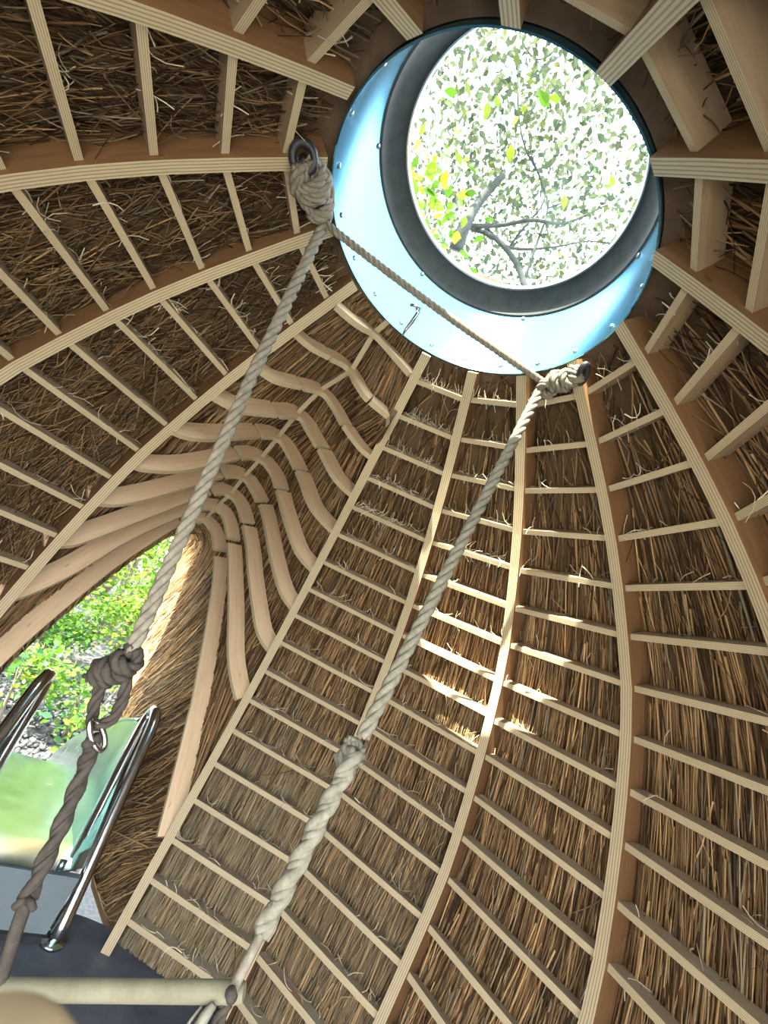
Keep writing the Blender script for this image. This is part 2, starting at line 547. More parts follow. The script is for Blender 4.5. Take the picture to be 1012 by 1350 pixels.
# ---- the slide doorway: nested curved boards that swell outward into a hood
ST = [
[[0.465,0.184,2.348],[0.467,0.116,2.351],[0.489,0.061,2.376],[0.524,-0.001,2.416],[0.493,-0.107,2.38],[0.467,-0.173,2.35]],
[[0.607,0.236,2.241],[0.61,0.162,2.244],[0.643,0.083,2.282],[0.676,0.005,2.32],[0.623,-0.053,2.259],[0.584,-0.115,2.215],[0.583,-0.22,2.214]],
[[0.728,0.301,2.093],[0.728,0.245,2.093],[0.742,0.18,2.11],[0.814,0.075,2.195],[0.86,0.0,2.251],[0.842,-0.055,2.228],[0.775,-0.139,2.148],[0.732,-0.225,2.097],[0.723,-0.286,2.087]],
[[0.836,0.355,1.931],[0.85,0.263,1.948],[0.868,0.22,1.968],[0.977,0.072,2.096],[1.038,0.0,2.166],[1.009,-0.048,2.132],[0.955,-0.123,2.069],[0.878,-0.213,1.98],[0.851,-0.269,1.949],[0.839,-0.336,1.935]],
[[0.94,0.398,1.758],[0.95,0.348,1.769],[0.981,0.291,1.803],[1.061,0.204,1.888],[1.194,0.072,2.033],[1.241,0.0,2.084],[1.204,-0.066,2.043],[1.124,-0.147,1.957],[1.004,-0.252,1.827],[0.953,-0.379,1.772]],
[[1.045,0.448,1.58],[1.061,0.383,1.598],[1.148,0.26,1.697],[1.36,0.072,1.935],[1.404,0.0,1.985],[1.39,-0.052,1.969],[1.357,-0.098,1.932],[1.216,-0.203,1.773],[1.09,-0.318,1.631],[1.045,-0.423,1.581]],
[[1.113,0.484,1.386],[1.145,0.412,1.42],[1.21,0.34,1.49],[1.368,0.214,1.659],[1.466,0.134,1.764],[1.547,0.065,1.851],[1.583,0.0,1.89],[1.551,-0.062,1.855],[1.512,-0.111,1.813],[1.461,-0.164,1.759],[1.266,-0.288,1.549],[1.156,-0.377,1.432],[1.112,-0.454,1.385]],
[[1.168,0.513,1.17],[1.196,0.46,1.201],[1.256,0.4,1.267],[1.574,0.168,1.619],[1.647,0.111,1.7],[1.715,0.035,1.776],[1.728,0.0,1.79],[1.694,-0.076,1.752],[1.534,-0.195,1.575],[1.411,-0.262,1.44],[1.25,-0.364,1.261],[1.196,-0.415,1.201],[1.163,-0.48,1.164]],
[[1.204,0.516,0.927],[1.249,0.464,0.98],[1.355,0.384,1.107],[1.539,0.284,1.327],[1.745,0.131,1.574],[1.799,0.08,1.638],[1.847,0.0,1.696],[1.814,-0.069,1.656],[1.699,-0.151,1.519],[1.495,-0.265,1.275],[1.321,-0.354,1.066],[1.236,-0.419,0.965],[1.203,-0.456,0.925]],
[[1.145,0.430,0.355],[1.22,0.422,0.47],[1.408,0.390,0.736],[1.644,0.300,1.067],[1.776,0.233,1.253],[1.958,0.118,1.509],[1.998,0.07,1.565],[2.032,0.0,1.614],[1.997,-0.076,1.563],[1.914,-0.144,1.448],[1.82,-0.2,1.316],[1.656,-0.272,1.084],[1.453,-0.348,0.799],[1.403,-0.362,0.728],[1.19,-0.416,0.429],[1.145,-0.430,0.355]]]
SLOPE = math.radians(-130.5)
VD = math.cos(SLOPE) * E1 + math.sin(SLOPE) * UP        # down the board plane
NP = nrm(np.cross(T1, VD))
arcs, outs = [], []
for k, s in enumerate(ST):
    q_ = etz(s)
    if 0 < k < 9:                                # let the ends into the ribs
        q_ = np.vstack([q_, q_[-1] + nrm(q_[-1] - q_[-2]) * (0.004 if k < 7 else 0.012)])
    P = spline(q_, 65)
    T = np.gradient(P, axis=0); T /= np.linalg.norm(T, axis=1)[:, None]
    O = np.cross(T, NP); O /= np.linalg.norm(O, axis=1)[:, None]
    mid = P[32]
    if O[32] @ VD > 0:
        O = -O
    arcs.append(P); outs.append(O)
for k in range(10):
    P, O = arcs[k], outs[k]
    tt = P @ T1
    wid = 0.066 if k < 3 else 0.086
    hi, lo = (0.08, -0.125)
    ids = [np.where(tt >= hi)[0], np.where((tt < hi) & (tt > lo))[0], np.where(tt <= lo)[0]]
    if k == 0:
        ids = [np.arange(65)]
    for q, I in enumerate(ids):
        if len(I) < 3:
            continue
        I = np.arange(max(I[0] - (1 if q == 0 else 0), 0), min(I[-1] + 1, 65))
        Q = P[I].copy(); OO = O[I]
        if q != 1 and len(ids) > 1:      # the crown piece sits a hair prouder than the two flanks
            Q = Q + OO * 0.004
        plank('curved_board', Q, np.repeat(NP[None], len(I), 0), OO, 0.021, wid, [EDGE, BOARDF], wall, u0=k * 1.9 + q * 5)
# ridge batten that ties the crowns together, in short lengths between the boards
ridge = np.array([arcs[k][int(np.argmin(np.abs(arcs[k] @ T1)))] + outs[k][32] * 0.030 for k in range(10)])
ridge = np.vstack([etz([[0.475, 0.0, 2.468]]), ridge])
for k in range(10):
    a, c = ridge[k], ridge[k + 1]
    d = nrm(c - a)
    nn = nrm(np.cross(T1, d)); nn = nn if nn[2] > 0 else -nn
    plank('ridge_batten', np.array([a, c]), np.array([T1, T1]), np.array([nn, nn]), 0.020, 0.035, [EDGE, BATF], wall, u0=k)

# ---- loft of the hood thatch: level rows from the ring down to the door and its outer edge
NS = 33
def halfs(P):
    i = int(np.argmin(np.abs((P @ T1)[8:-8]))) + 8
    return np.vstack([resample(P[:i + 1], NS), resample(P[i:], NS)[1:]])
def arc_row(s, off):
    r_, z_, nr, nz = prof(s)
    a = np.linspace(TH[13] + 2 * math.pi, TH[0], 2 * NS - 1)
    return np.c_[(r_ + nr * off) * np.cos(a), (r_ + nr * off) * np.sin(a), np.full(len(a), z_ + nz * off)]
rows = [arc_row(0.2, 0.06), arc_row(0.6, 0.075)]
for k in range(10):
    off = (0.066 if k < 3 else 0.086) + 0.022
    Q = arcs[k] + outs[k] * (off if k < 9 else 0.095)
    if k == 9:
        Q = np.vstack([etz([[1.16, 0.50, -0.06], [1.19, 0.51, 0.15]]), Q, etz([[1.19, -0.51, 0.15], [1.16, -0.50, -0.06]])])
    Q = halfs(Q)
    jj = np.abs(np.arange(2 * NS - 1) - (NS - 1)) / (NS - 1)
    rad_ = Q * A(1, 1, 0); rad_ /= np.linalg.norm(rad_, axis=1)[:, None]
    Q = Q + rad_ * (0.055 * jj ** 5)[:, None]
    if k == 9:                                   # the wall bulges between the last two feet
        B_ = (rows[-1] + Q) / 2
        rows.append(B_ + rad_ * (0.035 * jj ** 4)[:, None])
    rows.append(Q)
REV = [[2.43,0.0,1.56],[2.448,-0.1,1.535],[2.493,-0.16,1.389],[2.549,-0.22,1.044],[2.46,-0.27,0.685],[2.128,-0.3,0.429],[1.744,-0.34,0.18],[1.533,-0.38,-0.031]]
REV2 = [[2.50,0.0,1.56],[2.78,-0.035,1.470],[2.95,-0.09,1.330],[3.12,-0.145,0.930],[2.80,-0.195,0.580],[2.38,-0.245,0.365],[1.95,-0.34,0.14],[1.72,-0.4,-0.05]]
def row_from(rv, left):
    R_ = resample(spline(etz(rv), 60), NS)
    return np.vstack([left, R_[1:]])
core = rows[-1]
lf = []
for p in halfs(arcs[9])[:NS]:
    g = CAM + (p - CAM) * 1.16
    lf.append(g - UP * 0.028 - T1 * 0.006)
lf = np.array(lf); lf[-1] = etz([REV[0]])[0]; lf[-2] = lf[-1] * .6 + lf[-3] * .4
rowA = row_from(REV, lf)
lf2 = np.array([CAM + (p - CAM) * 1.015 + T1 * 0.03 + UP * 0.05 for p in lf])
lf2[-1] = etz([REV2[0]])[0]
for q in range(2, 9):
    f = (q - 1) / 8.0
    lf2[-q] = lf2[-1] * (1 - f) + lf2[-9] * f
rowB = row_from(REV2, lf2)
rows += [rowA, rowB]
rows = np.array(rows)                                    # (14, 2NS-1, 3)
def hood_mesh():
    nr_, nc = rows.shape[:2]
    V, F, UV = list(rows.reshape(-1, 3)), [], []
    # outer skin, so that the hood has real thickness
    cen = etz([[0.9, 0.0, 0.7]])[0]
    outer = rows.copy()
    for i in range(nr_):
        outer[i] += (rows[i] - cen) / np.linalg.norm(rows[i] - cen, axis=1)[:, None] * (0.16 if i < nr_ - 1 else 0.02)
    base = len(V); V += list(outer.reshape(-1, 3))
    for i in range(nr_ - 1):
        for j in range(nc - 1):
            a = i * nc + j
            F.append((a, a + 1, a + nc + 1, a + nc)); UV += [(j * .12, i * .3), (j * .12 + .12, i * .3), (j * .12 + .12, i * .3 + .3), (j * .12, i * .3 + .3)]
            a += base
            F.append((a, a + nc, a + nc + 1, a + 1)); UV += [(j * .12, i * .3), (j * .12, i * .3 + .3), (j * .12 + .12, i * .3 + .3), (j * .12 + .12, i * .3)]
    a = (nr_ - 1) * nc
    for j in range(nc - 1):
        F.append((a + j, a + j + 1, base + a + j + 1, base + a + j)); UV += [(0, 0), (.1, 0), (.1, .1), (0, .1)]
    return mk('thatch_hood', V, F, BACK, wall, None, UV)
hood = hood_mesh()

# ---- reed stalks
GOLD, TAN, BRN, DRK, OLV = A(0.47, 0.295, 0.135), A(0.315, 0.19, 0.085), A(0.18, 0.102, 0.045), A(0.065, 0.036, 0.016), A(0.27, 0.24, 0.16)
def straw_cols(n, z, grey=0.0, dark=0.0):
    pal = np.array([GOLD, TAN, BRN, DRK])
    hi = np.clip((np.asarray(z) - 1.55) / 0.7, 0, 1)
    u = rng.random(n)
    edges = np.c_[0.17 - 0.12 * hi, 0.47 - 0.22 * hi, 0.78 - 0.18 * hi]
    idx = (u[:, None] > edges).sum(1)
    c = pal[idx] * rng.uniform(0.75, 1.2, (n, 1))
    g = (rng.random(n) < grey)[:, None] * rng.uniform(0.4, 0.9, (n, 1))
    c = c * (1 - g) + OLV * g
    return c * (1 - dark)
def bay_pos(b, f, s, off):
    r_, z_, nr, nz = prof(s)
    tm = (TH[b] + TH[b + 1]) / 2
    em = A(math.cos(tm), math.sin(tm), 0)
    ca = np.cos(TH[b]) * (1 - f) + np.cos(TH[b + 1]) * f
    sa = np.sin(TH[b]) * (1 - f) + np.sin(TH[b + 1]) * f
    p = np.stack([r_ * ca, r_ * sa, z_], -1)
    n = nr[..., None] * em + nz[..., None] * UP
    return p + n * off[..., None]
SP = 5
allP, allR, allC = [], [], []
for b in range(13):
    smax = OPEN_LEV if b in OPEN_BAYS else 18.9
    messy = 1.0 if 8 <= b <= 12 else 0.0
    n = int((1600 if b < 5 else 700 if b <= 8 else 2300))
    s0 = 0.3 + (smax + 1.0) * np.sqrt(rng.random(n)) - 1.0
    ln = rng.uniform(1.5, 5.0, n)
    if messy:
        ln = rng.uniform(0.8, 3.2, n)
    s = np.clip(s0[:, None] + ln[:, None] * np.linspace(0, 1, SP), 0.3, smax)
    f0 = rng.uniform(0.03, 0.97, n)
    width = 2 * prof(s.mean(1))[0] * math.sin(0.21)
    sg = (0.016 + 0.03 * messy + 0.05 * np.clip((3.5 - s0) / 3, 0, 1)) / width
    f = np.clip(f0[:, None] + (rng.normal(size=n) * sg)[:, None] * np.linspace(-1, 1, SP) + rng.normal(size=(n, SP)) * 0.004, 0.02, 0.98)
    off = rng.uniform(0.058, 0.080, n)[:, None] + np.zeros(SP) + rng.normal(size=(n, SP)) * 0.0015
    P = bay_pos(b, f, s, off)
    allP.append(P); allR.append(rng.uniform(0.0018, 0.0040, n) if not messy else rng.uniform(0.0013, 0.0030, n))
    z = P[:, :, 2].mean(1)
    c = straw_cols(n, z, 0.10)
    if b in (0, 1):
        g = np.clip((1.05 - z) / 0.5, 0, 1)[:, None] * (0.75 if b == 0 else 0.5) * rng.uniform(0.3, 1, (n, 1))
        c = c * (1 - g) + OLV * g
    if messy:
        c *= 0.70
    allC.append(c)
    # loose leafy litter caught between the stalks, thick near the crown
    m = int((900 if messy else 130) * (0.6 if b in OPEN_BAYS else 1))
    s0 = 0.5 + (smax - 1.5) * rng.random(m) ** (1.7 if not messy else 1.1)
    f0 = rng.uniform(0.06, 0.94, m)
    tt = np.linspace(-1, 1, SP)
    ang = rng.normal(size=m) * (0.42 if messy else 0.4)
    ll = rng.uniform(0.02, 0.09, m)
    w_ = 2 * prof(s0)[0] * math.sin(0.21)
    curl = rng.normal(size=m) * 0.5
    s = s0[:, None] + (np.cos(ang) * ll)[:, None] * tt / 0.147 + (curl * ll * 0.5)[:, None] * tt ** 2 / 0.147
    f = np.clip(f0[:, None] + ((np.sin(ang) * ll)[:, None] * tt + (curl * ll * .5)[:, None] * (tt ** 2)) / w_[:, None], 0.03, 0.97)
    off = rng.uniform(0.030, 0.062, m)[:, None] + (rng.normal(size=m) * 0.012)[:, None] * tt + np.zeros(SP)
    P = bay_pos(b, f, np.clip(s, 0.35, smax), off)
    allP.append(P); allR.append(rng.uniform(0.0008, 0.0024, m))
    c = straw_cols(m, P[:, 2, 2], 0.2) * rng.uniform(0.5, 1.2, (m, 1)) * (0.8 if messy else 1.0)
    allC.append(c)
strands('thatch', np.concatenate(allP), np.concatenate(allR), np.concatenate(allC), wall)

# hood stalks run down the loft, from the ring out to the trimmed outer edge
def loft(i, j, lift):
    i = np.clip(i, 0, rows.shape[0] - 1.001); j = np.clip(j, 0, rows.shape[1] - 1.001)
    i0, j0 = i.astype(int), j.astype(int); fi, fj = (i - i0)[..., None], (j - j0)[..., None]
    p = (rows[i0, j0] * (1 - fj) + rows[i0, j0 + 1] * fj) * (1 - fi) + (rows[i0 + 1, j0] * (1 - fj) + rows[i0 + 1, j0 + 1] * fj) * fi
    cen = etz([[0.9, 0.0, 0.7]])[0]
    d = cen - p; d /= np.linalg.norm(d, axis=-1)[..., None]
    return p + d * lift[..., None]
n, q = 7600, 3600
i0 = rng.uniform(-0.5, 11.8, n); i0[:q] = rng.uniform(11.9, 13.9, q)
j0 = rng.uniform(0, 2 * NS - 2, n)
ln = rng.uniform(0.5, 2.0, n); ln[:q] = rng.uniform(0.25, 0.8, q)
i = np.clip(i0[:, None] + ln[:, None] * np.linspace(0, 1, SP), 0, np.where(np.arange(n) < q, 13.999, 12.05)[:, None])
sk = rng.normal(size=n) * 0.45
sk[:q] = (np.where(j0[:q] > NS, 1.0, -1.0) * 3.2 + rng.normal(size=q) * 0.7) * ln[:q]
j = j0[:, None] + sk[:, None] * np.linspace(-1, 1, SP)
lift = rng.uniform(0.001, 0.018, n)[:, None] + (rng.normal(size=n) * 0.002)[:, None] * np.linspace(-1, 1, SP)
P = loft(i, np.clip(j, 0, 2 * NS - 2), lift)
strands('thatch', P, rng.uniform(0.0020, 0.0038, n), straw_cols(n, np.where(i0 < 4, 2.4, 1.0), 0.12) * np.where(np.arange(n) < q, 1.15 + 0.9 * (i0 > 13.0), 1.0)[:, None], wall)  # outermost stalks brightened in colour to stand in for sunlight
# fringe of cut ends at the outer edge of the hood
n = 900
j0 = rng.uniform(0, 2 * NS - 2, n)
p0 = loft(np.full(n, 13.0) + rng.uniform(-0.25, 0.1, n), j0, rng.uniform(-.01, 0.012, n))
dirv = loft(np.full(n, 14.0), j0 + rng.normal(size=n) * .8 + np.where(j0 > NS, 3.0, -3.0), np.zeros(n)) - p0
dirv /= np.linalg.norm(dirv, axis=1)[:, None] + 1e-6
P = p0[:, None] + dirv[:, None] * (rng.uniform(0.03, 0.11, n)[:, None] * np.linspace(0, 1, 3))[..., None]
strands('thatch', P, rng.uniform(0.002, 0.0035, n), straw_cols(n, np.ones(n), 0.05), wall)
# pale wisps of straw resting on battens and caught on the frame
m = 950
P = []
for _ in range(m):
    b = random.choice((0, 0, 0, 0, 1, 1, 2, 3, 4, 12, 12, 11, 10, 9, 0, 1))
    k = random.choice(range(1, 19))
    if random.random() < 0.35:
        k = random.choice(range(1, 6))
    f0 = random.uniform(0.05, 0.95)
    L = random.uniform(0.012, 0.045)
    tt = np.linspace(-1, 1, SP)
    a = random.uniform(0, 6.28); cu = random.uniform(-0.9, 0.9)
    s = k - 0.09 + (math.cos(a) * tt + cu * math.sin(a) * tt ** 2) * L / 0.147
    ff = f0 + (math.sin(a) * tt - cu * math.cos(a) * tt ** 2) * L / 0.4
    off = np.full(SP, random.uniform(0.0, 0.05)) + rng.normal() * 0.012 * tt
    P.append(bay_pos(b, np.clip(ff, .02, .98), np.clip(s, .4, 18.6), off))
P = np.array(P)
strands('straw_wisps', P, rng.uniform(0.0010, 0.0022, m), np.tile(A(0.68, 0.60, 0.44), (m, 1)) * rng.uniform(0.6, 1.1, (m, 1)), wall)

# ------------------------------------------------------------------ floor and ground
def prism(name, pts, z0, z1, mat, parent=None):
    n = len(pts)
    V = [A(p[0], p[1], z0) for p in pts] + [A(p[0], p[1], z1) for p in pts]
    F = [tuple(range(n))[::-1], tuple(range(n, 2 * n))] + [(i, (i + 1) % n, n + (i + 1) % n, n + i) for i in range(n)]
    return mk(name, V, F, mat, parent)
ang = np.linspace(0, 2 * np.pi, 72, endpoint=False)
fl = prism('floor', [(1.285 * math.cos(a), 1.285 * math.sin(a)) for a in ang], -0.10, 0.0, FLOORM)
tag(fl, 'dark blue-grey rubber floor of the hut', 'floor', kind='structure')
GZ = -0.95
def ground():
    n, V, F = 70, [], []
    g = np.linspace(-1, 1, n); g = np.sign(g) * np.abs(g) ** 1.8 * 30
    for y in g:
        for x in g:
            V.append(A(x, y, GZ + 0.05 * math.sin(x * .9) * math.cos(y * .7)))
    for a in range(n - 1):
        for b in range(n - 1):
            F.append((a * n + b, a * n + b + 1, (a + 1) * n + b + 1, (a + 1) * n + b))
    return mk('ground', V, F, GRAVEL, smooth=True)
gr = tag(ground(), 'grey gravel ground outside the slide doorway', 'ground', kind='structure')
BOUNCEM = mat_plain('pale_bounce_paving', (0.46, 0.44, 0.40), (0.58, 0.56, 0.51), 0.85, 3, 0.2)  # unseen pale paving, added to bounce fill light through the rear opening
bounce_ = prism('bounce_paving', [(2.0 * math.cos(a) + 0.2, 1.9 * math.sin(a) - 0.2) for a in np.linspace(-2.2, 0.35, 12)] + [(7, 2.2), (8, -8), (-5, -9)], GZ - 0.02, -0.12, BOUNCEM)
tag(bounce_, 'added pale paving out of view that bounces fill light into the hut', 'bounce_paving', kind='structure')
# pebbles near the end of the slide
m = 2600
ico = np.array([[1, 0, 0], [-1, 0, 0], [0, 1, 0], [0, -1, 0], [0, 0, 1], [0, 0, -1]], float)
icf = np.array([[0, 2, 4], [2, 1, 4], [1, 3, 4], [3, 0, 4], [2, 0, 5], [1, 2, 5], [3, 1, 5], [0, 3, 5]])
pc = etz(np.c_[rng.uniform(3.5, 7.0, m), rng.uniform(-1.5, 2.0, m), np.full(m, GZ + 0.03)])
sc_ = rng.uniform(0.018, 0.05, (m, 1, 1))
V = (pc[:, None] + ico[None] * sc_ * rng.uniform(0.6, 1.2, (m, 6, 1))).reshape(-1, 3)
F = (icf[None] + 6 * np.arange(m)[:, None, None]).reshape(-1, 3)
pb = fast_mesh('gravel', V, F, STRAW, gr, np.repeat(np.full((m, 3), 0.085) * rng.uniform(0.5, 1.35, (m, 1)), 6, 0))
pb['kind'] = 'stuff'

# ------------------------------------------------------------------ skylight
RCX, RCY = 0.0, 0.015
def lathe(name, prof_, mat, parent, seg=96, smooth=True, a0=0.0):
    n = len(prof_)
    V, F = [], []
    for k in range(seg):
        a = 2 * math.pi * k / seg
        for r_, z_ in prof_:
            V.append(A(RCX + r_ * math.cos(a), RCY + r_ * math.sin(a), z_))
    for k in range(seg):
        k2 = (k + 1) % seg
        for j in range(n):
            j2 = (j + 1) % n
            F.append((k * n + j, k * n + j2, k2 * n + j2, k2 * n + j))
    o = mk(name, V, F, mat, parent, smooth=False)
    return o
sky = empty('window_1', (RCX, RCY, 2.45))
tag(sky, 'round skylight with a steel collar coloured with reflected sky blue at the top of the hut', 'skylight', kind='structure')
def shade_auto(o, ang_=0.6):
    me = o.data
    me.polygons.foreach_set('use_smooth', np.ones(len(me.polygons), bool))
    me.set_sharp_from_angle(angle=ang_)
zr = np.linspace(2.455, 2.735, 8)
rr_ = 0.447 - 0.027 * np.linspace(0, 1, 8) + 0.010 * np.sin(np.linspace(0, np.pi, 8))
ring = into(lathe('steel_collar', list(zip(rr_, zr)) + [(r_ + 0.004, z_) for r_, z_ in zip(rr_[::-1], zr[::-1])], STEEL_SKY, None, 128), sky)
shade_auto(ring)
gs = into(lathe('gasket', [(0.424, 2.715), (0.417, 2.720), (0.414, 2.735), (0.405, 2.748), (0.372, 2.780), (0.361, 2.785), (0.361, 2.80), (0.43, 2.80), (0.43, 2.715)], RUBBER, None, 128), sky)
shade_auto(gs)
trim = into(lathe('glazing_bead', [(0.3615, 2.783), (0.357, 2.786), (0.353, 2.797), (0.3615, 2.803)], SCREW, None, 128), sky)
shade_auto(trim)
V, F = [], []
SEG = 64
for dz in (0.0, 0.006):
    for q in range(7):
        r_ = 0.43 * (1 - q / 7)
        for k in range(SEG):
            a = 2 * math.pi * k / SEG
            V.append(A(RCX + r_ * math.cos(a), RCY + r_ * math.sin(a), 2.802 + dz + 0.10 * (1 - (r_ / 0.43) ** 2)))
    V.append(A(RCX, RCY, 2.902 + dz))
half = 7 * SEG + 1
for h_ in (0, 1):
    b_ = h_ * half
    for q in range(6):
        for k in range(SEG):
            k2 = (k + 1) % SEG
            F.append((b_ + q * SEG + k, b_ + q * SEG + k2, b_ + (q + 1) * SEG + k2, b_ + (q + 1) * SEG + k))
    for k in range(SEG):
        F.append((b_ + 6 * SEG + k, b_ + 6 * SEG + (k + 1) % SEG, b_ + half - 1))
for k in range(SEG):
    F.append((k, half + k, half + (k + 1) % SEG, (k + 1) % SEG))
into(mk('dome_pane', V, F, PANE, None, smooth=True), sky)
def screw_mesh():
    V, F = [], []
    for x, r_ in ((0.0, 0.008), (0.003, 0.0075), (0.0055, 0.0045)):
        for k in range(8):
            V.append((-x, r_ * math.cos(k * .785), r_ * math.sin(k * .785)))
    for j in range(2):
        for k in range(8):
            F.append((j * 8 + k, j * 8 + (k + 1) % 8, j * 8 + 8 + (k + 1) % 8, j * 8 + 8 + k))
    F.append(tuple(range(16, 24)))
    return V, F
sv, sf = screw_mesh()
s0_ = mk('screw', sv, sf, SCREW, None, smooth=False)
n_s = 0
for row, z_, a0, cnt in ((0, 2.492, 0.12, 20), (1, 2.71, 0.3, 6)):
    for k in range(cnt):
        o = s0_ if n_s == 0 else s0_.copy()
        if n_s:
            C.objects.link(o)
        n_s += 1
        a = a0 + 2 * math.pi * k / cnt
        r_ = np.interp(z_, zr, rr_)
        o.location = (RCX + r_ * math.cos(a), RCY + r_ * math.sin(a), z_)
        o.rotation_euler = (0, 0, a)
        into(o, sky)

# ------------------------------------------------------------------ slide
sl = empty('slide', tuple(etz([[1.12, 0, 0.0]])[0]))
tag(sl, 'stainless steel slide chute with tubular handles in the doorway', 'slide')
def sheet(name, grid, th, mat, flip=1.0):
    g = np.asarray(grid, float); a, b = g.shape[:2]
    N = np.cross(np.gradient(g, axis=0), np.gradient(g, axis=1)); N /= np.linalg.norm(N, axis=2)[..., None] + 1e-9
    V = np.concatenate([g.reshape(-1, 3), (g + N * th * flip).reshape(-1, 3)])
    F, o_ = [], a * b
    for i in range(a - 1):
        for j in range(b - 1):
            q = (i * b + j, i * b + j + 1, (i + 1) * b + j + 1, (i + 1) * b + j)
            F.append(q); F.append(tuple(x + o_ for x in q[::-1]))
    per = [(0, j) for j in range(b)] + [(i, b - 1) for i in range(1, a)] + [(a - 1, j) for j in range(b - 2, -1, -1)] + [(i, 0) for i in range(a - 2, 0, -1)]
    per = [i * b + j for i, j in per]
    for x, y in zip(per, per[1:] + per[:1]):
        F.append((x, y, y + o_, x + o_))
    o = mk(name, V, F, mat, None)
    shade_auto(o, 0.5)
    return into(o, sl)
be = np.array([1.10, 1.14, 1.3, 1.6, 2.0, 2.4, 2.75, 3.0, 3.2, 3.6, 4.2])
bz = np.array([0.205, 0.212, 0.185, 0.11, 0.012, -0.09, -0.19, -0.30, -0.42, -0.70, -1.0])
bt = np.array([0.20, 0.16, 0.08, 0, -0.08, -0.16, -0.19])
bd = np.array([0.03, 0.006, 0, 0, 0, 0.006, 0.03]) * 0.4
sheet('chute_bed', [[etz([[e_, t_, z_ + d_]])[0] for t_, d_ in zip(bt, bd)] for e_, z_ in zip(be, bz)], 0.006, STEEL, -1)
for sd in (-1, 1):
    top = np.interp(be, [1.10, 1.2, 1.5, 1.75, 2.2, 2.9, 3.6, 4.2], [0.225, 0.34, 0.575, 0.585, 0.30, 0.02, -0.36, -0.78])
    sheet('side_wall', [[etz([[e_, sd * (0.19 + 0.035 * q ** 2), z_ + 0.008 + (max(tz, z_ + .02) - z_) * q]])[0] for q in np.linspace(0, 1, 5)] for e_, z_, tz in zip(be, bz, top)], 0.005, STEEL, sd)
    # rolled rim along the top of the side wall
    rp = etz([[e_, sd * 0.226, max(tz, z_ + .02) + .01] for e_, z_, tz in zip(be[3:], bz[3:], top[3:])])
    into(tubes('rolled_rim', [(resample(rp, 24), 0.012, 8)], STEEL), sl)
    hp = [[1.10, sd * .268, 0.03], [1.10, sd * .268, 0.06], [1.29, sd * .263, 0.37], [1.44, sd * .256, 0.612], [1.475, sd * .250, 0.655], [1.52, sd * .243, 0.675], [1.545, sd * .238, 0.650], [1.535, sd * .232, 0.61], [1.44, sd * .222, 0.50], [1.26, sd * .208, 0.31], [1.15, sd * .202, 0.19]]
    into(tubes('handle', [(spline(etz(hp), 60), 0.0265, 12)], TUBE), sl)
    into(tubes('handle_foot', [(etz([[1.10, sd * .268, 0.0], [1.10, sd * .268, 0.012]]), 0.045, 14), (etz([[1.10, sd * .268, 0.012], [1.105, sd * .268, 0.055]]), 0.027, 12)], STEEL), sl)
    into(tubes('bolt', [(etz([[1.105, sd * .155, 0.218], [1.12, sd * .155, 0.238]]), 0.014, 6)], SCREW), sl)
pv = etz([[1.10, -.235, 0.01], [1.10, .235, 0.01], [1.10, .235, .2], [1.10, -.235, .2], [1.125, -.235, 0.01], [1.125, .235, 0.01], [1.125, .235, .2], [1.125, -.235, .2]])
into(mk('base_panel', pv, [(0, 1, 2, 3), (4, 7, 6, 5), (0, 4, 5, 1), (1, 5, 6, 2), (2, 6, 7, 3), (3, 7, 4, 0)], PANEL), sl)
kv = etz([[1.085, -.25, 0.0], [1.085, .25, 0.0], [1.085, .25, .02], [1.085, -.25, .02], [1.12, -.25, 0.0], [1.12, .25, 0.0], [1.12, .25, .02], [1.12, -.25, .02]])
into(mk('kick_strip', kv, [(0, 1, 2, 3), (4, 7, 6, 5), (0, 4, 5, 1), (1, 5, 6, 2), (2, 6, 7, 3), (3, 7, 4, 0)], IRON), sl)

# ------------------------------------------------------------------ trapeze swing, drawn toward the photographer
F_ = 553.1
def at(x, y, depth):
    """the point seen at photo pixel (x, y) at a camera depth in metres"""
    return CAM + depth * (RC[2] + RC[0] * (x - 506) / F_ + RC[1] * (y - 675) / F_)
sw = empty('trapeze_swing', tuple(at(160, 1306, 0.72)))
tag(sw, 'wooden bar swing hanging on two long knotted ropes', 'swing')
def P_(o):
    return into(o, sw)
def inv_path(pts, d0, d1):
    pts = np.array(pts, float)
    s = np.r_[0, np.cumsum(np.hypot(*np.diff(pts, axis=0).T))]; s /= s[-1]
    iz = (1 - s) / d0 + s / d1
    return np.array([at(p[0], p[1], 1 / q) for p, q in zip(pts, iz)])
